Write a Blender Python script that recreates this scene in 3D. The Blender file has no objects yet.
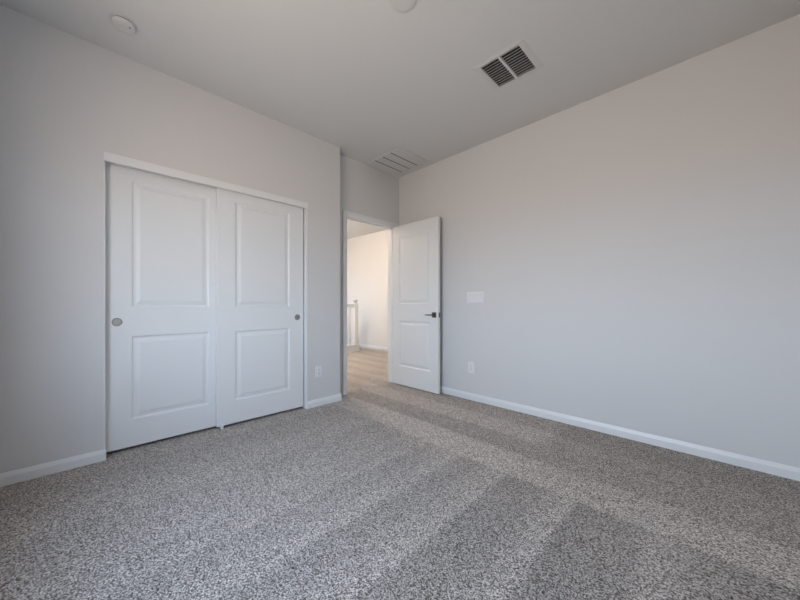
import bpy, bmesh, math, random
from mathutils import Vector, Matrix
C = bpy.context.scene.collection
S = bpy.context.scene
R = math.radians
# ------------------------------------------------------------------ camera
F_PX, YAW, HY, CH = 313.93, 45.09, 305.19, 1.03
cam = bpy.data.cameras.new('camera'); camo = bpy.data.objects.new('camera', cam); C.objects.link(camo)
cam.sensor_width = 36; cam.lens = F_PX / 800 * 36; cam.shift_y = (HY - 300) / 800
cam.clip_start = .05
camo.location = (0, 0, CH); camo.rotation_euler = (R(90), 0, R(YAW))
S.camera = camo
# ------------------------------------------------------------------ view
S.view_settings.view_transform = 'Standard'; S.view_settings.look = 'None'
S.view_settings.gamma = 1; S.view_settings.use_curve_mapping = False
S.view_settings.exposure = 1.36
# ------------------------------------------------------------------ world: blue sky above, sandy ground below
w = bpy.data.worlds.new('sky'); S.world = w; w.use_nodes = True
nt = w.node_tree; nt.nodes.clear()
out = nt.nodes.new('ShaderNodeOutputWorld'); bg = nt.nodes.new('ShaderNodeBackground')
tc = nt.nodes.new('ShaderNodeTexCoord'); sp = nt.nodes.new('ShaderNodeSeparateXYZ'); cr = nt.nodes.new('ShaderNodeValToRGB')
mr = nt.nodes.new('ShaderNodeMapRange'); mr.inputs['From Min'].default_value = -1; mr.inputs['From Max'].default_value = 1
nt.links.new(tc.outputs['Generated'], sp.inputs[0]); nt.links.new(sp.outputs['Z'], mr.inputs['Value'])
nt.links.new(mr.outputs[0], cr.inputs[0]); nt.links.new(cr.outputs[0], bg.inputs['Color']); nt.links.new(bg.outputs[0], out.inputs[0])
cr.color_ramp.elements[0].position = .47; cr.color_ramp.elements[0].color = (.565, .48, .415, 1)
cr.color_ramp.elements[1].position = .53; cr.color_ramp.elements[1].color = (.78, .88, 1.01, 1)
e = cr.color_ramp.elements.new(1.0); e.color = (.42, .62, .95, 1)
bg.inputs['Strength'].default_value = 5.5
# room extents (metres)
XL, XA, XR = -2.868, -2.992, .41       # closet wall, recessed door wall, wall behind the camera's right
YN, YF = -.48, 2.964                   # window wall behind the camera, long blank wall
YE = 1.941                             # end of the closet wall
H = 2.74
WX0, WX1, WZ0, WZ1 = -1.85, -.20, .75, 2.1   # the window
# sky light enters by the window opening
pl = bpy.data.lights.new('window_portal', 'AREA'); pl.shape = 'RECTANGLE'; pl.size = WX1-WX0; pl.size_y = WZ1-WZ0
pl.cycles.is_portal = True
plo = bpy.data.objects.new('window_portal', pl); C.objects.link(plo)
plo.location = ((WX0+WX1)/2, YN-.14, (WZ0+WZ1)/2); plo.rotation_euler = (R(90), 0, 0)

# ------------------------------------------------------------------ materials
def mat(name, col, rough=.6, metal=0, bump=0, bscale=200, spec=.5, var=0):
    m = bpy.data.materials.new(name); m.use_nodes = True; n = m.node_tree; b = n.nodes['Principled BSDF']
    b.inputs['Base Color'].default_value = (*col, 1); b.inputs['Roughness'].default_value = rough
    b.inputs['Metallic'].default_value = metal; b.inputs['Specular IOR Level'].default_value = spec
    g = n.nodes.new('ShaderNodeTexCoord'); t = n.nodes.new('ShaderNodeTexNoise')
    t.inputs['Scale'].default_value = bscale; t.inputs['Detail'].default_value = 3
    n.links.new(g.outputs['Object'], t.inputs['Vector'])
    if bump:
        bp = n.nodes.new('ShaderNodeBump'); bp.inputs['Strength'].default_value = bump; bp.inputs['Distance'].default_value = .002
        n.links.new(t.outputs['Fac'], bp.inputs['Height']); n.links.new(bp.outputs[0], b.inputs['Normal'])
    if var:
        mx = n.nodes.new('ShaderNodeMix'); mx.data_type = 'RGBA'
        mx.inputs[6].default_value = (*[c*(1-var) for c in col], 1); mx.inputs[7].default_value = (*[min(1, c*(1+var)) for c in col], 1)
        n.links.new(t.outputs['Fac'], mx.inputs[0]); n.links.new(mx.outputs[2], b.inputs['Base Color'])
    return m
M_WALL = mat('wall_paint', (.66, .655, .648), .75, bump=.25, bscale=160, spec=.3, var=.01)
M_CEIL = mat('ceiling_paint', (.63, .635, .625), .8, bump=.25, bscale=120, spec=.2, var=.01)
M_TRIM = mat('white_trim_paint', (.765, .775, .775), .4, bump=.05, bscale=60)
M_DOOR = mat('white_door_paint', (.755, .768, .765), .42, bump=.06, bscale=250)
M_PLAST = mat('white_plastic', (.76, .76, .76), .35, bump=.03)
M_NICKEL = mat('satin_nickel', (.42, .40, .37), .32, 1, bump=.05, bscale=400)
M_DARKMET = mat('dark_nickel', (.16, .155, .15), .35, 1, bump=.05, bscale=400)
M_DARK = mat('dark_slot', (.02, .02, .02), .8, bump=.05)
M_DUCT = mat('duct_lining', (.05, .055, .055), .8, bump=.2)
M_GRILLE = mat('grille_enamel', (.60, .60, .59), .45, bump=.03)
M_FILTER = mat('filter_mesh', (.42, .42, .41), .9, bump=.4, bscale=500)
M_HALLW = mat('hall_wall_paint', (.76, .74, .71), .75, bump=.2, bscale=160, spec=.3, var=.01)

def carpet_mat():
    m = bpy.data.materials.new('carpet_pile'); m.use_nodes = True; n = m.node_tree; L = n.links; b = n.nodes['Principled BSDF']
    N = n.nodes.new
    g = N('ShaderNodeTexCoord'); s = N('ShaderNodeSeparateXYZ'); L.new(g.outputs['Object'], s.inputs[0])
    def math_(op, a, bb=None, c=None):
        q = N('ShaderNodeMath'); q.operation = op
        for i, v in enumerate((a, bb, c)):
            if v is None: continue
            if isinstance(v, (int, float)): q.inputs[i].default_value = v
            else: L.new(v, q.inputs[i])
        return q.outputs[0]
    # wobble so that the vacuum stripes are not ruler straight
    wn = N('ShaderNodeTexNoise'); wn.inputs['Scale'].default_value = 1.6; wn.inputs['Detail'].default_value = 1; L.new(g.outputs['Object'], wn.inputs['Vector'])
    wob = math_('MULTIPLY', math_('SUBTRACT', wn.outputs['Fac'], .5), .045)
    fn = N('ShaderNodeTexNoise'); fn.inputs['Scale'].default_value = 45; fn.inputs['Detail'].default_value = 2; L.new(g.outputs['Object'], fn.inputs['Vector'])
    fz = math_('MULTIPLY', math_('SUBTRACT', fn.outputs['Fac'], .5), .045)
    X = math_('ADD', math_('ADD', s.outputs['X'], wob), fz); Y = math_('ADD', math_('ADD', s.outputs['Y'], math_('MULTIPLY', wob, .6)), fz)
    def ramp(val, lo, hi, stops, interp='LINEAR'):
        r = N('ShaderNodeMapRange'); r.inputs['From Min'].default_value = lo; r.inputs['From Max'].default_value = hi
        L.new(val, r.inputs['Value']); c = N('ShaderNodeValToRGB'); c.color_ramp.interpolation = interp
        L.new(r.outputs[0], c.inputs[0]); el = c.color_ramp.elements
        for i, (p, v) in enumerate(stops):
            p = (p-lo)/(hi-lo)
            k = el[i] if i < 2 else el.new(p)
            k.position = p; k.color = (v, v, v, 1)
        return c.outputs[0]
    # strips that run along y: pushed strokes with sharp edges, then darker towards +x
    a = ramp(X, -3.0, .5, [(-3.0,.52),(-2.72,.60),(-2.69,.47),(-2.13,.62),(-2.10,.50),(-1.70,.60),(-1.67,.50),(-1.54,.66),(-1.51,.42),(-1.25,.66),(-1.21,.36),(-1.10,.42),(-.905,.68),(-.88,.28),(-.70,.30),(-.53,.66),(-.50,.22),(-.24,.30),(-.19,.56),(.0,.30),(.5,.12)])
    # perimeter strokes that run along x
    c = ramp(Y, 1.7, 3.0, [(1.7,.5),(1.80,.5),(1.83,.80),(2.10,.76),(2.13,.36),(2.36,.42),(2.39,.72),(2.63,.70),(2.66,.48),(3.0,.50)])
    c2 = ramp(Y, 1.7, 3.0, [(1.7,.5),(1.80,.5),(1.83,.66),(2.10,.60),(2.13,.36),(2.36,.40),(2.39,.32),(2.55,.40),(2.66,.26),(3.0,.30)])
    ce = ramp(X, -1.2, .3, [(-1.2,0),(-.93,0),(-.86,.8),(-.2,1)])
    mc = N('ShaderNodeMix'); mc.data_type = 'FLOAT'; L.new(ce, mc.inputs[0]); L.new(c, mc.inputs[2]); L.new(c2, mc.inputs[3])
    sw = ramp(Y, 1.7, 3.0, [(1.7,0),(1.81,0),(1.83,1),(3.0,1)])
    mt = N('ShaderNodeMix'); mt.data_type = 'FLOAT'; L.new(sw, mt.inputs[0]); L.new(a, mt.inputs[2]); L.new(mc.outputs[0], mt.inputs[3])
    hall = ramp(s.outputs['X'], -3.2, -2.9, [(-3.2,1),(-3.15,1),(-3.0,0),(-2.9,0)])
    wv = N('ShaderNodeTexWave'); wv.bands_direction = 'Y'; wv.inputs['Scale'].default_value = .9; wv.inputs['Distortion'].default_value = 2; wv.inputs['Detail Scale'].default_value = .6
    L.new(g.outputs['Object'], wv.inputs['Vector'])
    hv = math_('MULTIPLY_ADD', wv.outputs['Fac'], .22, .62)
    mh = N('ShaderNodeMix'); mh.data_type = 'FLOAT'; L.new(hall, mh.inputs[0]); L.new(mt.outputs[0], mh.inputs[2]); L.new(hv, mh.inputs[3])
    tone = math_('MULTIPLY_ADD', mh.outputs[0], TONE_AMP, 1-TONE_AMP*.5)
    # flecked yarn: tufts of taupe, grey and cream
    v1 = N('ShaderNodeTexVoronoi'); v1.inputs['Scale'].default_value = 240; L.new(g.outputs['Object'], v1.inputs['Vector'])
    sx = N('ShaderNodeSeparateColor'); L.new(v1.outputs['Color'], sx.inputs[0])
    n2 = N('ShaderNodeTexNoise'); n2.inputs['Scale'].default_value = 150; n2.inputs['Detail'].default_value = 4; n2.inputs['Roughness'].default_value = .7; L.new(g.outputs['Object'], n2.inputs['Vector'])
    nn = N('ShaderNodeMapRange'); nn.inputs['From Min'].default_value = .3; nn.inputs['From Max'].default_value = .7; L.new(n2.outputs['Fac'], nn.inputs['Value'])
    fl = math_('ADD', math_('MULTIPLY', sx.outputs[0], .6), math_('MULTIPLY', nn.outputs[0], .4))
    cr = N('ShaderNodeValToRGB'); L.new(fl, cr.inputs[0]); el = cr.color_ramp.elements
    cols = [(.16,(.065,.052,.043)),(.36,(.225,.19,.163)),(.52,(.44,.39,.348)),(.68,(.65,.592,.537)),(.86,(.86,.80,.73))]
    for i, (p, q) in enumerate(cols):
        k = el[i] if i < 2 else el.new(p)
        k.position = p; k.color = (*q, 1)
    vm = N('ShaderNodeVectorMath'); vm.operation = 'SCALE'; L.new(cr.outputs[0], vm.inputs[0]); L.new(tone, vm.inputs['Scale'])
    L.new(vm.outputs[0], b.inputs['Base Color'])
    b.inputs['Roughness'].default_value = 1; b.inputs['Specular IOR Level'].default_value = .1
    bp = N('ShaderNodeBump'); bp.inputs['Strength'].default_value = .8; bp.inputs['Distance'].default_value = .006
    L.new(fl, bp.inputs['Height']); L.new(bp.outputs[0], b.inputs['Normal'])
    return m
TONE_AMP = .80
M_CARPET = carpet_mat()
def glass_mat():
    m = bpy.data.materials.new('window_glass'); m.use_nodes = True; n = m.node_tree; n.nodes.clear()
    o = n.nodes.new('ShaderNodeOutputMaterial'); mx = n.nodes.new('ShaderNodeMixShader'); t = n.nodes.new('ShaderNodeBsdfTransparent'); g = n.nodes.new('ShaderNodeBsdfGlossy')
    mx.inputs[0].default_value = .05; g.inputs['Roughness'].default_value = .02
    n.links.new(t.outputs[0], mx.inputs[1]); n.links.new(g.outputs[0], mx.inputs[2]); n.links.new(mx.outputs[0], o.inputs[0]); return m
M_GLASS = glass_mat()
def emit(name, col, s):
    m = bpy.data.materials.new(name); m.use_nodes = True; b = m.node_tree.nodes['Principled BSDF']
    b.inputs['Emission Color'].default_value = (*col, 1); b.inputs['Emission Strength'].default_value = s; return m

# ------------------------------------------------------------------ helpers
def box(bm, x0, x1, y0, y1, z0, z1):
    vs = [bm.verts.new(p) for p in [(x0,y0,z0),(x1,y0,z0),(x1,y1,z0),(x0,y1,z0),(x0,y0,z1),(x1,y0,z1),(x1,y1,z1),(x0,y1,z1)]]
    for f in [(0,3,2,1),(4,5,6,7),(0,1,5,4),(1,2,6,5),(2,3,7,6),(3,0,4,7)]: bm.faces.new([vs[i] for i in f])
def lathe(bm, prof, n=40, axis='Z', origin=(0,0,0)):
    """prof: list of (radius, height); closed at radius 0"""
    rings = []
    o = Vector(origin)
    def P(r, h, a):
        u, v = r*math.cos(a), r*math.sin(a)
        return o + Vector({'Z': (u, v, h), 'X': (h, u, v), 'Y': (v, h, u)}[axis])
    for r, h in prof:
        rings.append([bm.verts.new(P(0, h, 0))] if r < 1e-6 else [bm.verts.new(P(r, h, 2*math.pi*i/n)) for i in range(n)])
    for A, B in zip(rings, rings[1:]):
        for i in range(n):
            j = (i+1) % n
            if len(A) == 1 and len(B) == 1: continue
            if len(A) == 1: bm.faces.new([A[0], B[j], B[i]])
            elif len(B) == 1: bm.faces.new([A[i], A[j], B[0]])
            else: bm.faces.new([A[i], A[j], B[j], B[i]])
def obj(name, bm, m, parent=None, bevel=0, smooth=False, loc=None, rot=None):
    bmesh.ops.recalc_face_normals(bm, faces=bm.faces)
    me = bpy.data.meshes.new(name); bm.to_mesh(me); bm.free(); me.materials.append(m)
    o = bpy.data.objects.new(name, me); C.objects.link(o)
    if smooth:
        for p in me.polygons: p.use_smooth = True
        es = o.modifiers.new('split', 'EDGE_SPLIT'); es.split_angle = R(35)
    if bevel:
        b = o.modifiers.new('bevel', 'BEVEL'); b.width = bevel; b.segments = 2; b.limit_method = 'ANGLE'
    if parent: o.parent = parent
    if loc: o.location = loc
    if rot: o.rotation_euler = rot
    return o
def boxes(name, m, bs, parent=None, bevel=0, **k):
    bm = bmesh.new()
    for b in bs: box(bm, *b)
    return obj(name, bm, m, parent, bevel, **k)
def tag(o, label, cat, group=None, kind=None):
    o['label'] = label; o['category'] = cat
    if group: o['group'] = group
    if kind: o['kind'] = kind
    return o
def thing(name, label, cat, loc=(0,0,0), rz=0, group=None, kind=None):
    o = bpy.data.objects.new(name, None); C.objects.link(o); o.location = loc; o.rotation_euler = (0,0,rz); o.empty_display_size = .1
    return tag(o, label, cat, group, kind)
def extrude_profile(bm, prof, p0, p1, nrm):
    """prof: closed list of (distance out of the wall, z); swept from p0 to p1 (xy), nrm = xy direction out of the wall"""
    A = [bm.verts.new((p0[0]+nrm[0]*d, p0[1]+nrm[1]*d, z)) for d, z in prof]
    B = [bm.verts.new((p1[0]+nrm[0]*d, p1[1]+nrm[1]*d, z)) for d, z in prof]
    n = len(prof)
    for i in range(n): bm.faces.new([A[i], A[(i+1) % n], B[(i+1) % n], B[i]])
    bm.faces.new(A); bm.faces.new(B[::-1])

# ------------------------------------------------------------------ structure
T = .125
OY0, OY1, OZ = .078, 1.557, 2.05       # closet opening in the wall
DY0, DY1, DZ = 2.10, 2.90, 2.072       # doorway opening (rough) in the recessed wall
SY0, SY1, SZ0, SZ1 = 2.4, 3.6, 1.0, 2.2     # stairwell window
HX0, HY1 = -7.6, 4.80                  # hall extents
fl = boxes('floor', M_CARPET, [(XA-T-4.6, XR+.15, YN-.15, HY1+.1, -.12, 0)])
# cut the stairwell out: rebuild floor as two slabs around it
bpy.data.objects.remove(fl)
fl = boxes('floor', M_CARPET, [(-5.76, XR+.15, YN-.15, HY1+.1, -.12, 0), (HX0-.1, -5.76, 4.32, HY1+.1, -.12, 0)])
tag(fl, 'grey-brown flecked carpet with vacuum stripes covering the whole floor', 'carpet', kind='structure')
VX0, VX1, VY0, VY1 = -1.19, -.909, 2.003, 2.286   # supply vent hole in the ceiling
bm = bmesh.new()
for b in [(HX0-.1, VX0, YN-.15, HY1+.1, H, H+.12), (VX1, XR+.15, YN-.15, HY1+.1, H, H+.12), (VX0, VX1, YN-.15, VY0, H, H+.12), (VX0, VX1, VY1, HY1+.1, H, H+.12)]: box(bm, *b)
tag(obj('ceiling', bm, M_CEIL), 'plain pale grey-white ceiling over the bedroom', 'ceiling', kind='structure')
tag(boxes('wall_left', M_WALL, [(XL-T, XL, YN-.15, OY0, 0, H), (XL-T, XL, OY1, YE, 0, H), (XL-T, XL, OY0, OY1, OZ, H)]),
    'grey wall on the left holding the white sliding closet doors', 'wall', kind='structure')
tag(boxes('wall_alcove', M_WALL, [(XA-T, XA, YE-.1, DY0, 0, H), (XA-T, XA, DY1, YF+.02, 0, H), (XA-T, XA, DY0, DY1, DZ, H)]),
    'short recessed grey wall around the open doorway', 'wall', kind='structure')
tag(boxes('wall_right', M_WALL, [(XA-T, XR+.15, YF, YF+T, 0, H)]), 'long blank grey wall on the right behind the open door', 'wall', kind='structure')
tag(boxes('wall_near', M_WALL, [(XL-.2, WX0, YN-.15, YN, 0, H), (WX1, XR+.15, YN-.15, YN, 0, H), (WX0, WX1, YN-.15, YN, 0, WZ0), (WX0, WX1, YN-.15, YN, WZ1, H)]),
    'grey wall behind the camera with the bedroom window', 'wall', kind='structure')
tag(boxes('wall_side', M_WALL, [(XR, XR+.15, YN, YF, 0, H)]), 'grey wall behind the camera facing the closet', 'wall', kind='structure')
tag(boxes('wall_closet', M_WALL, [(-3.62, -3.5, YN-.15, YE, 0, H), (-3.5, XL-T, -.3, -.2, 0, H), (-3.62, XL-T-.0, YE-.1, YE, 0, H)]),
    'back and end walls inside the closet, behind the sliding doors', 'wall', kind='structure')
tag(boxes('wall_hall', M_HALLW, [(HX0-.1, XA-T, HY1, HY1+.1, -1.4, H), (HX0-.1, HX0, YE-.1, SY0, -1.4, H), (HX0-.1, HX0, SY1, HY1, -1.4, H), (HX0-.1, HX0, SY0, SY1, -1.4, SZ0), (HX0-.1, HX0, SY0, SY1, SZ1, H), (HX0, -3.62, YE-.1, YE, -1.4, H), (XA-T, XA-.005, YF+T, HY1, 0, H)]),
    'cream hallway walls seen through the doorway', 'wall', kind='structure')
sp_ = bpy.data.lights.new('stair_window_portal', 'AREA'); sp_.shape = 'RECTANGLE'; sp_.size = SZ1-SZ0; sp_.size_y = SY1-SY0; sp_.cycles.is_portal = True
spo = bpy.data.objects.new('stair_window_portal', sp_); C.objects.link(spo); spo.location = (HX0-.09, (SY0+SY1)/2, (SZ0+SZ1)/2); spo.rotation_euler = (0, R(-90), 0)
w2 = thing('window_2', 'white framed stairwell window beyond the railing', 'window', (HX0-.05, (SY0+SY1)/2, SZ0), kind='structure')
h2, z2 = (SY1-SY0)/2, SZ1-SZ0
boxes('window_frame', M_PLAST, [(-.03,.03,-h2,h2,0,.05), (-.03,.03,-h2,h2,z2-.05,z2), (-.03,.03,-h2,-h2+.05,.05,z2-.05), (-.03,.03,h2-.05,h2,.05,z2-.05)], w2, .004)
boxes('window_pane', M_GLASS, [(-.003,.003,-h2+.05,h2-.05,.05,z2-.05)], w2)
tag(boxes('trim_stairwell', M_HALLW, [(HX0, -5.76, YE, 4.32, -1.5, -1.4), (-5.86, -5.765, YE, 4.32, -1.4, -.12), (HX0, -5.86, 4.32, 4.42, -1.4, -.12)]), 'stairwell below the hallway railing', 'stairwell', kind='structure')

# window in the near wall (behind the camera)
win = thing('window_1', 'white framed bedroom window behind the camera', 'window', ((WX0+WX1)/2, YN-.08, WZ0), kind='structure')
hw, wh = (WX1-WX0)/2, WZ1-WZ0
boxes('window_frame', M_PLAST, [(-hw, hw, -.03, .03, 0, .05), (-hw, hw, -.03, .03, wh-.05, wh), (-hw, -hw+.05, -.03, .03, .05, wh-.05), (hw-.05, hw, -.03, .03, .05, wh-.05), (-.025, .025, -.03, .03, .05, wh-.05)], win, .004)
boxes('window_pane', M_GLASS, [(-hw+.05, -.025, -.003, .003, .05, wh-.05), (.025, hw-.05, -.003, .003, .05, wh-.05)], win)
boxes('window_sill', M_TRIM, [(-hw, hw, .031, .115, .0, .02)], win, .004)

# baseboards
BP = [(0,0),(.013,0),(.013,.048),(.011,.054),(.009,.060),(.006,.068),(.004,.073),(0,.073)]
def baseboard(name, p0, p1, nrm, label, m=M_TRIM):
    bm = bmesh.new()
    if isinstance(p0, list):
        for a, b, n_ in p0: extrude_profile(bm, BP, a, b, n_)
    else: extrude_profile(bm, BP, p0, p1, nrm)
    return tag(obj(name, bm, m), label, 'baseboard', kind='structure')
baseboard('baseboard_left', (XL, YN), (XL, OY0+.012), (1,0), 'white baseboard on the left wall, left of the closet')
baseboard('baseboard_closet_end', [((XL, OY1-.012), (XL, YE+.013), (1,0)), ((XL-.0, YE), (XA+.0, YE), (0,1))], None, None, 'short white baseboard between closet and doorway')
baseboard('baseboard_right', (XA+.02, YF), (XR, YF), (0,-1), 'long white baseboard along the right wall')
baseboard('baseboard_near', (XL+.013, YN), (XR, YN), (0,1), 'white baseboard behind the camera under the window')
baseboard('baseboard_side', (XR, YN+.013), (XR, YF-.013), (-1,0), 'white baseboard behind the camera facing the closet')
baseboard('baseboard_hall', [((HX0, HY1), (XA-T, HY1), (0,-1))], None, None, 'white baseboard at the foot of the hallway wall')

# closet opening liner + header fascia
tag(boxes('trim_1', M_TRIM, [(XL-.15, XL-.002, OY0-.001, OY0+.008, 0, OZ), (XL-.15, XL+.004, OY1-.018, OY1+.001, 0, OZ), (XL-.15, XL-.014, OY0+.008, OY1-.018, OZ-.016, OZ)], bevel=.0015),
    'thin white jamb lining the closet opening', 'trim', kind='structure')
tag(boxes('trim_2', M_TRIM, [(XL-.013, XL+.010, OY0+.0, OY1+.0, 1.992, OZ+.0)], bevel=.002),
    'white header board across the top of the closet opening', 'trim', kind='structure')

# ------------------------------------------------------------------ panel doors
def panel_slab(bm, w, h, t, panels, back=True):
    """door slab: x 0..w, z 0..h, front at y=0 facing -y, back at y=t; moulded two-panel face"""
    steps = [(0,0),(.006,.0015),(.012,.0075),(.020,.0085),(.030,.0075),(.050,.0025),(.054,.002)]
    xs = sorted({0, w} | {p[0] for p in panels} | {p[1] for p in panels})
    zs = sorted({0, h} | {p[2] for p in panels} | {p[3] for p in panels})
    for side in ((0, 1), (t, -1)) if back else ((0, 1),):
        y, s = side
        for i in range(len(xs)-1):
            for j in range(len(zs)-1):
                x0, x1, z0, z1 = xs[i], xs[i+1], zs[j], zs[j+1]
                if any(abs(p[0]-x0) < 1e-6 and abs(p[1]-x1) < 1e-6 and abs(p[2]-z0) < 1e-6 and abs(p[3]-z1) < 1e-6 for p in panels):
                    prev = None
                    for ins, dep in steps:
                        r = [bm.verts.new(q) for q in [(x0+ins, y+s*dep, z0+ins), (x1-ins, y+s*dep, z0+ins), (x1-ins, y+s*dep, z1-ins), (x0+ins, y+s*dep, z1-ins)]]
                        if prev:
                            for k in range(4): bm.faces.new([prev[k], prev[(k+1)%4], r[(k+1)%4], r[k]])
                        prev = r
                    bm.faces.new(prev)
                else:
                    bm.faces.new([bm.verts.new(q) for q in [(x0,y,z0),(x1,y,z0),(x1,y,z1),(x0,y,z1)]])
    for x in (0, w):
        for j in range(len(zs)-1): bm.faces.new([bm.verts.new(q) for q in [(x,0,zs[j]),(x,t,zs[j]),(x,t,zs[j+1]),(x,0,zs[j+1])]])
    for z in (0, h):
        for i in range(len(xs)-1): bm.faces.new([bm.verts.new(q) for q in [(xs[i],0,z),(xs[i+1],0,z),(xs[i+1],t,z),(xs[i],t,z)]])
    bmesh.ops.remove_doubles(bm, verts=bm.verts, dist=1e-5)
    bmesh.ops.recalc_face_normals(bm, faces=bm.faces)
DT = .033
def closet_door(xf, y0, wd, z0, pull_off, name, label):
    # local frame: slab x along world y, front (-y local) faces world +x
    t = thing(name, label, 'closet door', (xf, y0, z0), R(90), kind='structure')
    bm = bmesh.new(); panel_slab(bm, wd, 2.02-z0, DT, [(.139, wd-.139, .19, .79), (.139, wd-.139, .988, 1.897)])
    obj('door_slab', bm, M_DOOR, t, bevel=.0015)
    bm = bmesh.new()
    lathe(bm, [(.0265,.0),(.0285,-.0015),(.0285,-.004),(.0265,-.0055),(.024,-.0052),(.0222,-.002),(.0215,-.0006),(.012,-.0006),(0,-.0006)], 40, 'Y', (pull_off, 0, .889))
    obj('finger_pull', bm, M_NICKEL, t, smooth=True)
    return t
closet_door(XL-.067, .082, .770, .023, .066, 'door_2', 'left sliding closet door, white two-panel, pull at its left edge')
closet_door(XL-.030, .757, .770, .023, .705, 'door_3', 'right sliding closet door, white two-panel, pull at its right edge')
tag(boxes('trim_3', M_NICKEL, [(XL-.15, XL-.02, OY0+.017, OY1-.019, 2.022, 2.033)]), 'sliding door track behind the closet header board', 'track', kind='structure')
g = boxes('floor_guide', M_PLAST, [(XL-.110, XL-.018, .785, .805, 0, .009), (XL-.028, XL-.020, .785, .805, .009, .036), (XL-.0662, XL-.0636, .785, .805, .009, .032)], bevel=.001)
tag(g, 'small white floor guide under the meeting of the two closet doors', 'door guide')

# ------------------------------------------------------------------ bedroom doorway: jamb, casing, leaf
J = .019
jy0, jy1, jz = DY0+.012, DY1-.012, DZ-.012
tag(boxes('trim_4', M_TRIM, [(XA-T-.004, XA+.004, DY0+.001, DY0+J, 0, jz+.001), (XA-T-.004, XA+.004, DY1-J, DY1-.001, 0, jz+.001), (XA-T-.004, XA+.004, DY0+J, DY1-J, jz-.008, jz+.011),
    (XA-.075, XA-.041, DY0+J, DY0+J+.011, 0, jz-.008), (XA-.075, XA-.041, DY1-J-.011, DY1-J, 0, jz-.008), (XA-.075, XA-.041, DY0+J, DY1-J, jz-.019, jz-.008)], bevel=.0015),
    'white door jamb with stop lining the open doorway', 'door frame', kind='structure')
def casing(xw, s, name, label):
    # flat 56 mm casing with eased inner step
    y0, y1, z = DY0+.008, DY1-.008, DZ-.008
    a = xw; cw = .050; lim = YF-.002
    def bx(d0, d1): return tuple(sorted((a+s*d0, a+s*d1)))
    bs = []
    for d0, d1, q0, q1 in ((.0, .010, .0, cw), (.0, .015, .016, cw-.004)):
        X0, X1 = bx(d0+.0005, d1)
        bs += [(X0, X1, y0-q1, y0-q0, 0, z+q1), (X0, X1, y1+q0, min(y1+q1, lim), 0, z+q1), (X0, X1, y0-q0+.0, y1+q0, z+q0, z+q1)]
    return tag(boxes(name, M_TRIM, bs, bevel=.002), label, 'door casing', kind='structure')
casing(XA, 1, 'trim_5', 'white casing around the doorway on the bedroom side')
casing(XA-T, -1, 'trim_6', 'white casing around the doorway on the hallway side')
LW = .755
dr = thing('door_1', 'open white two-panel bedroom door with lever handle, swung against the right wall', 'door', (XA+.002, DY1-J+.006, .012), kind='structure')
dr.rotation_euler = (0, 0, R(0.1))
# local: x along leaf from hinge, room-facing (now wall-side) face at y=0, camera-side face at y=-DTL
DTL = .035
bm = bmesh.new(); panel_slab(bm, LW, 2.038, DTL, [(.115, LW-.12, .235, .822), (.115, LW-.12, 1.03, 1.905)])
for v in bm.verts: v.co.y -= DTL+.006
obj('door_slab', bm, M_DOOR, dr, bevel=.0012)
def lever(side):
    ys = -DTL-.006 if side < 0 else -.006
    hx, hz = LW-.060, .905
    bm = bmesh.new()
    s = side
    # square-ish rosette
    def bxs(x0,x1,a,b,z0,z1): box(bm, x0, x1, min(ys+s*a, ys+s*b), max(ys+s*a, ys+s*b), z0, z1)
    bxs(hx-.032, hx+.032, 0, .007, hz-.032, hz+.032)
    o = obj('lever_handle', bm, M_DARKMET, dr, bevel=.003)
    bm = bmesh.new()
    lathe(bm, [(.0115, ys+s*.006), (.0115, ys+s*.034), (.010, ys+s*.040), (0, ys+s*.040)], 24, 'Y', (hx, 0, hz))
    obj('spindle', bm, M_DARKMET, o, smooth=True)
    bm = bmesh.new()
    ln = .115
    pts = [(hx+.011, .032), (hx-.02, .033), (hx-.07, .034), (hx-ln, .031)]
    ringp = []
    for (x, d), (hy, hh) in zip(pts, [(.006,.009),(.0055,.008),(.005,.0075),(.0035,.006)]):
        ringp.append([bm.verts.new((x, ys+s*d+hy*math.cos(a), hz+hh*math.sin(a))) for a in [2*math.pi*i/12 for i in range(12)]])
    for A, B in zip(ringp, ringp[1:]):
        for i in range(12): bm.faces.new([A[i], A[(i+1)%12], B[(i+1)%12], B[i]])
    bm.faces.new(ringp[0]); bm.faces.new(ringp[-1][::-1])
    obj('lever', bm, M_DARKMET, o, smooth=True)
lever(-1)
boxes('latch_plate', M_DARKMET, [(LW-.0005, LW+.0015, -.036, -.011, .877, .933), (LW+.0015, LW+.009, -.030, -.017, .898, .912)], dr, .001)
for z in (.20, 1.0, 1.80):
    bm = bmesh.new()
    lathe(bm, [(0,z-.046),(.0055,z-.045),(.0055,z+.045),(0,z+.046)], 16, 'Z')
    box(bm, -.0015, .0005, -.036, -.004, z-.044, z+.044)
    box(bm, -.034, -.001, -.0085, -.0055, z-.044, z+.044)
    obj('hinge', bm, M_NICKEL, dr, smooth=False)

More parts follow.
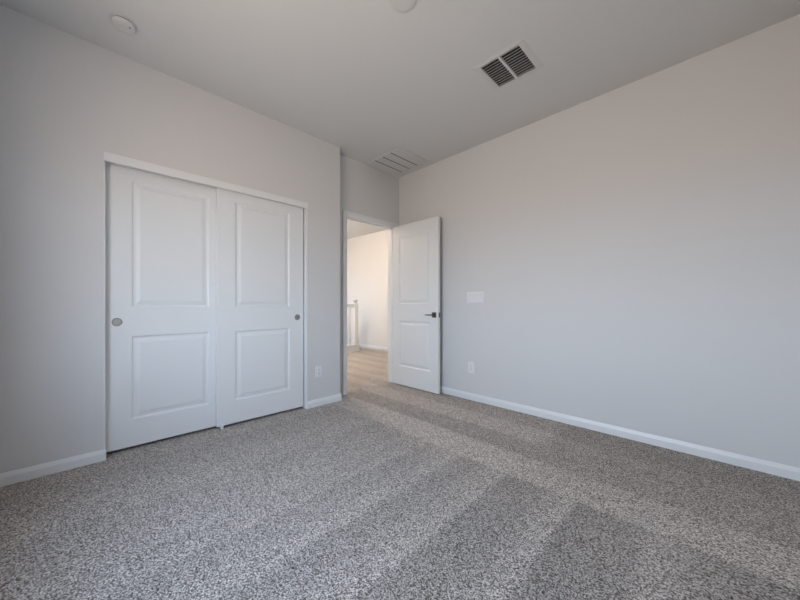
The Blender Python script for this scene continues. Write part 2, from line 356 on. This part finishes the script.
# ------------------------------------------------------------------ electrical plates
def rounded_plate(bm, w, h, d, r=.006, n=5):
    """plate in local x (width), z (height), front facing -y at depth d"""
    def ring(ww, hh, y, rr):
        pts = []
        for cx, cz, a0 in ((ww/2-rr, hh/2-rr, 0), (-ww/2+rr, hh/2-rr, 90), (-ww/2+rr, -hh/2+rr, 180), (ww/2-rr, -hh/2+rr, 270)):
            for k in range(n+1):
                a = R(a0+90*k/n); pts.append(bm.verts.new((cx+rr*math.cos(a), y, cz+rr*math.sin(a))))
        return pts
    rs = [ring(w, h, 0, r), ring(w, h, -d*.45, r), ring(w-.004, h-.004, -d, r), ]
    for A, B in zip(rs, rs[1:]):
        for i in range(len(A)): bm.faces.new([A[i], A[(i+1)%len(A)], B[(i+1)%len(A)], B[i]])
    bm.faces.new(rs[-1]); bm.faces.new(rs[0][::-1])
def outlet(loc, rz, label):
    t = thing('wall_outlet', label, 'outlet', loc, rz)
    bm = bmesh.new(); rounded_plate(bm, .078, .124, .006); obj('cover_plate', bm, M_PLAST, t)
    fc = boxes('receptacle', M_PLAST, [(-.0165, .0165, -.0078, -.005, -.0335, .0335)], t, .001)
    for z in (.017, -.017):
        boxes('socket_slot', M_DARK, [(-.0075, -.0050, -.0081, -.0076, z-.001, z+.0075), (.0050, .0075, -.0081, -.0076, z-.001, z+.006), (-.0025, .0025, -.0081, -.0076, z-.010, z-.0055)], fc)
    return t
outlet((XL, 1.682, .352), R(90), 'white wall outlet on the short wall between closet and doorway')
outlet((-1.872, YF, .352), 0, 'white wall outlet low on the long right wall, below the switches')
sw = thing('light_switch', 'white four-gang light switch plate on the right wall beside the open door', 'light switch', (-1.823, YF, 1.115))
bm = bmesh.new(); rounded_plate(bm, .208, .118, .006); obj('cover_plate', bm, M_PLAST, sw)
for k in range(4):
    x = (k-1.5)*.046
    bm = bmesh.new()
    # rocker paddle: top half stands proud
    A = [(-.0165,-.0062,-.0335),(.0165,-.0062,-.0335),(.0165,-.0072,0),(-.0165,-.0072,0),(.0165,-.0115,.0335),(-.0165,-.0115,.0335)]
    v = [bm.verts.new((x+p[0], p[1], p[2])) for p in A]
    u = [bm.verts.new((x+p[0], -.004, p[2])) for p in A]
    bm.faces.new([v[0],v[1],v[2],v[3]]); bm.faces.new([v[3],v[2],v[4],v[5]])
    bm.faces.new([v[0],v[1],u[1],u[0]]); bm.faces.new([v[4],v[5],u[5],u[4]])
    bm.faces.new([v[1],v[2],u[2],u[1]]); bm.faces.new([v[2],v[4],u[4],u[2]]); bm.faces.new([v[0],v[3],u[3],u[0]]); bm.faces.new([v[3],v[5],u[5],u[3]])
    obj('rocker', bm, M_PLAST, sw)

# ------------------------------------------------------------------ ceiling fittings
sm = thing('smoke_detector', 'round white smoke detector on the ceiling above the closet', 'smoke detector', (-2.520, .156, H))
bm = bmesh.new(); lathe(bm, [(0,0),(.060,0),(.0615,-.0015),(.0615,-.005),(.060,-.006),(0,-.006)], 56); obj('mounting_base', bm, M_CEIL, sm, smooth=True)
bm = bmesh.new(); lathe(bm, [(.047,-.006),(.047,-.0145),(0,-.0145)], 56); obj('gap_shade', bm, M_DARK, sm)  # near-black core: the shadow line below the base is put into its colour
bm = bmesh.new(); lathe(bm, [(0,-.0135),(.050,-.0135),(.056,-.015),(.0565,-.021),(.055,-.028),(.050,-.033),(.042,-.0355),(.022,-.037),(.021,-.036),(.019,-.036),(.018,-.0375),(0,-.038)], 56); body = obj('housing', bm, M_GRILLE, sm, smooth=True)
bm = bmesh.new(); lathe(bm, [(.0045,-.034),(.0045,-.0368),(0,-.0372)], 20, 'Z', (.026, .027, 0)); obj('indicator', bm, M_DARK, body, smooth=True)
bm = bmesh.new(); lathe(bm, [(0,0),(.075,0),(.077,-.0015),(.076,-.005),(.071,-.0075),(.050,-.009),(0,-.0095)], 64)
cv = obj('ceiling_cover_plate', bm, M_GRILLE, smooth=True, loc=(-1.232, 1.250, H))
tag(cv, 'round white blank cover plate at the ceiling centre, by the top edge', 'cover plate')

# supply register
vx, vy = (VX0+VX1)/2, (VY0+VY1)/2; a_, b_ = (VX1-VX0)/2, (VY1-VY0)/2
rg = thing('supply_vent', 'square white ceiling supply vent with dark louvres in two halves', 'air vent', (vx, vy, H))
bm = bmesh.new()
oa, ob, ia, ib = a_+.045, b_+.030, a_, b_
R0 = [(-oa,-ob,0),(oa,-ob,0),(oa,ob,0),(-oa,ob,0)]
R1 = [(-oa,-ob,-.001),(oa,-ob,-.001),(oa,ob,-.001),(-oa,ob,-.001)]
R2 = [(-oa+.014,-ob+.014,-.005),(oa-.014,-ob+.014,-.005),(oa-.014,ob-.014,-.005),(-oa+.014,ob-.014,-.005)]
R3 = [(-ia,-ib,-.005),(ia,-ib,-.005),(ia,ib,-.005),(-ia,ib,-.005)]
R4 = [(-ia,-ib,.03),(ia,-ib,.03),(ia,ib,.03),(-ia,ib,.03)]
rr = [[bm.verts.new(p) for p in q] for q in (R0,R1,R2,R3,R4)]
for A, B in zip(rr, rr[1:]):
    for k in range(4): bm.faces.new([A[k], A[(k+1)%4], B[(k+1)%4], B[k]])
obj('vent_frame', bm, M_GRILLE, rg, bevel=0)
boxes('centre_bar', M_GRILLE, [(-.009, .009, -ib, ib, -.008, .006)], rg, .001)
for h0, h1 in ((-ia+.001, -.0095), (.0095, ia-.001)):
    bm = bmesh.new()
    for k in range(11):
        y = -ib + .014 + k*(2*ib-.026)/10
        dy, th = .0075, .0012
        q = [(y-dy, -.006), (y-dy+th, -.0065), (y+dy, .011), (y+dy-th, .0115)]
        A = [bm.verts.new((h0, *p)) for p in q]; B = [bm.verts.new((h1, *p)) for p in q]
        for i in range(4): bm.faces.new([A[i], A[(i+1)%4], B[(i+1)%4], B[i]])
        bm.faces.new(A); bm.faces.new(B[::-1])
    obj('louvre', bm, M_GRILLE, rg)
bm = bmesh.new()
q0 = [bm.verts.new((x, y, .004)) for x, y in ((-ia+.002,-ib+.002),(ia-.002,-ib+.002),(ia-.002,ib-.002),(-ia+.002,ib-.002))]
q1 = [bm.verts.new((x, y, .119)) for x, y in ((-ia+.002,-ib+.002),(ia-.002,-ib+.002),(ia-.002,ib-.002),(-ia+.002,ib-.002))]
for k in range(4): bm.faces.new([q0[k], q0[(k+1)%4], q1[(k+1)%4], q1[k]])
bm.faces.new(q1)
obj('duct', bm, M_DUCT, rg)

# return grille
gx0, gx1, gy0, gy1 = -2.975, -2.400, 2.375, 2.862
rt = thing('return_grille', 'wide white slatted return air grille on the ceiling above the open door', 'air vent', ((gx0+gx1)/2, (gy0+gy1)/2, H))
GA, GB = (gx1-gx0)/2, (gy1-gy0)/2
boxes('grille_frame', M_GRILLE, [(-GA,GA,-GB,-GB+.022,-.013,0),(-GA,GA,GB-.022,GB,-.013,0),(-GA,-GA+.022,-GB+.022,GB-.022,-.013,0),(GA-.022,GA,-GB+.022,GB-.022,-.013,0)], rt, .002)
boxes('filter', M_FILTER, [(-GA+.022,GA-.022,-GB+.022,GB-.022,-.003,-.0005)], rt)
nseg = 4; pw = (2*GA-.044)/nseg
for k in range(1, nseg):
    x = -GA+.022+k*pw
    boxes('divider_slot', M_DARK, [(x-.0028, x+.0028, -GB+.022, GB-.022, -.0132, -.0025)], rt)
for k in range(nseg):
    bm = bmesh.new(); x0 = -GA+.022+k*pw+.004; x1 = x0+pw-.008; m_ = 7
    for i in range(m_):
        x = x0 + (i+.5)*(x1-x0)/m_
        q = [(x-.0045,-.0125),(x-.0035,-.013),(x+.005,-.005),(x+.004,-.0045)]
        A = [bm.verts.new((p[0], -GB+.021, p[1])) for p in q]; B = [bm.verts.new((p[0], GB-.021, p[1])) for p in q]
        for j in range(4): bm.faces.new([A[j], A[(j+1)%4], B[(j+1)%4], B[j]])
        bm.faces.new(A); bm.faces.new(B[::-1])
    obj('slat_bank', bm, M_GRILLE, rt)

# ------------------------------------------------------------------ hallway railing
rl = thing('stair_railing', 'cream white stair railing with newel post at the end of the hallway', 'railing', (-5.70, 4.27, 0))
LR = 2.2
boxes('curb', M_TRIM, [(-.07, .07, -LR, .06, 0, .13)], rl, .004)
boxes('curb_cap', M_TRIM, [(-.085, .085, -LR, .075, .13, .155)], rl, .005)
np_ = boxes('newel_post', M_TRIM, [(-.045,.045,-.045,.045,.155,1.075), (-.055,.055,-.055,.055,.155,.27), (-.054,.054,-.054,.054,.98,.995)], rl, .004)
bm = bmesh.new(); lathe(bm, [(0,1.06),(.055,1.06),(.057,1.072),(.050,1.078),(.028,1.085),(.026,1.095),(.040,1.108),(.048,1.125),(.048,1.140),(.038,1.156),(.018,1.166),(0,1.168)], 32)
obj('newel_cap', bm, mat('cap_paint', (.55,.54,.50), .5, bump=.05), np_, smooth=True)
boxes('handrail', M_TRIM, [(-.030,.030,-LR,-.045,1.01,1.055), (-.022,.022,-LR,-.045,.99,1.01)], rl, .006)
for k in range(18):
    y = -.155-k*.11
    bm = bmesh.new()
    lathe(bm, [(0,.155),(.017,.155),(.017,.32),(.020,.325),(.012,.345),(.016,.42),(.017,.5),(.012,.72),(.010,.80),(.016,.815),(.010,.83),(.015,.85),(.015,.991),(0,.991)], 12, 'Z', (0, y, 0))
    obj('baluster', bm, M_TRIM, rl, smooth=True)

# hallway lamp: a glass globe under a round canopy, out of view to the left of the doorway
t = thing('globe_ceiling_light', 'warm glowing globe ceiling light in the hallway, near the railing', 'ceiling light', (-4.75, 2.6, H))
bm = bmesh.new(); lathe(bm, [(0,0),(.075,0),(.078,-.004),(.074,-.02),(.05,-.03),(.016,-.034),(.014,-.09),(.05,-.10),(.055,-.125),(0,-.125)], 40); obj('canopy', bm, M_NICKEL, t, smooth=True)
bm = bmesh.new(); lathe(bm, [(0,-.126)] + [(.12*math.sin(a), -.235+.12*math.cos(a)) for a in [R(24+i*12) for i in range(13)]] + [(0,-.355)], 40)
obj('glass_globe', bm, emit('lamp_glass', (1, .85, .72), 50), t, smooth=True)
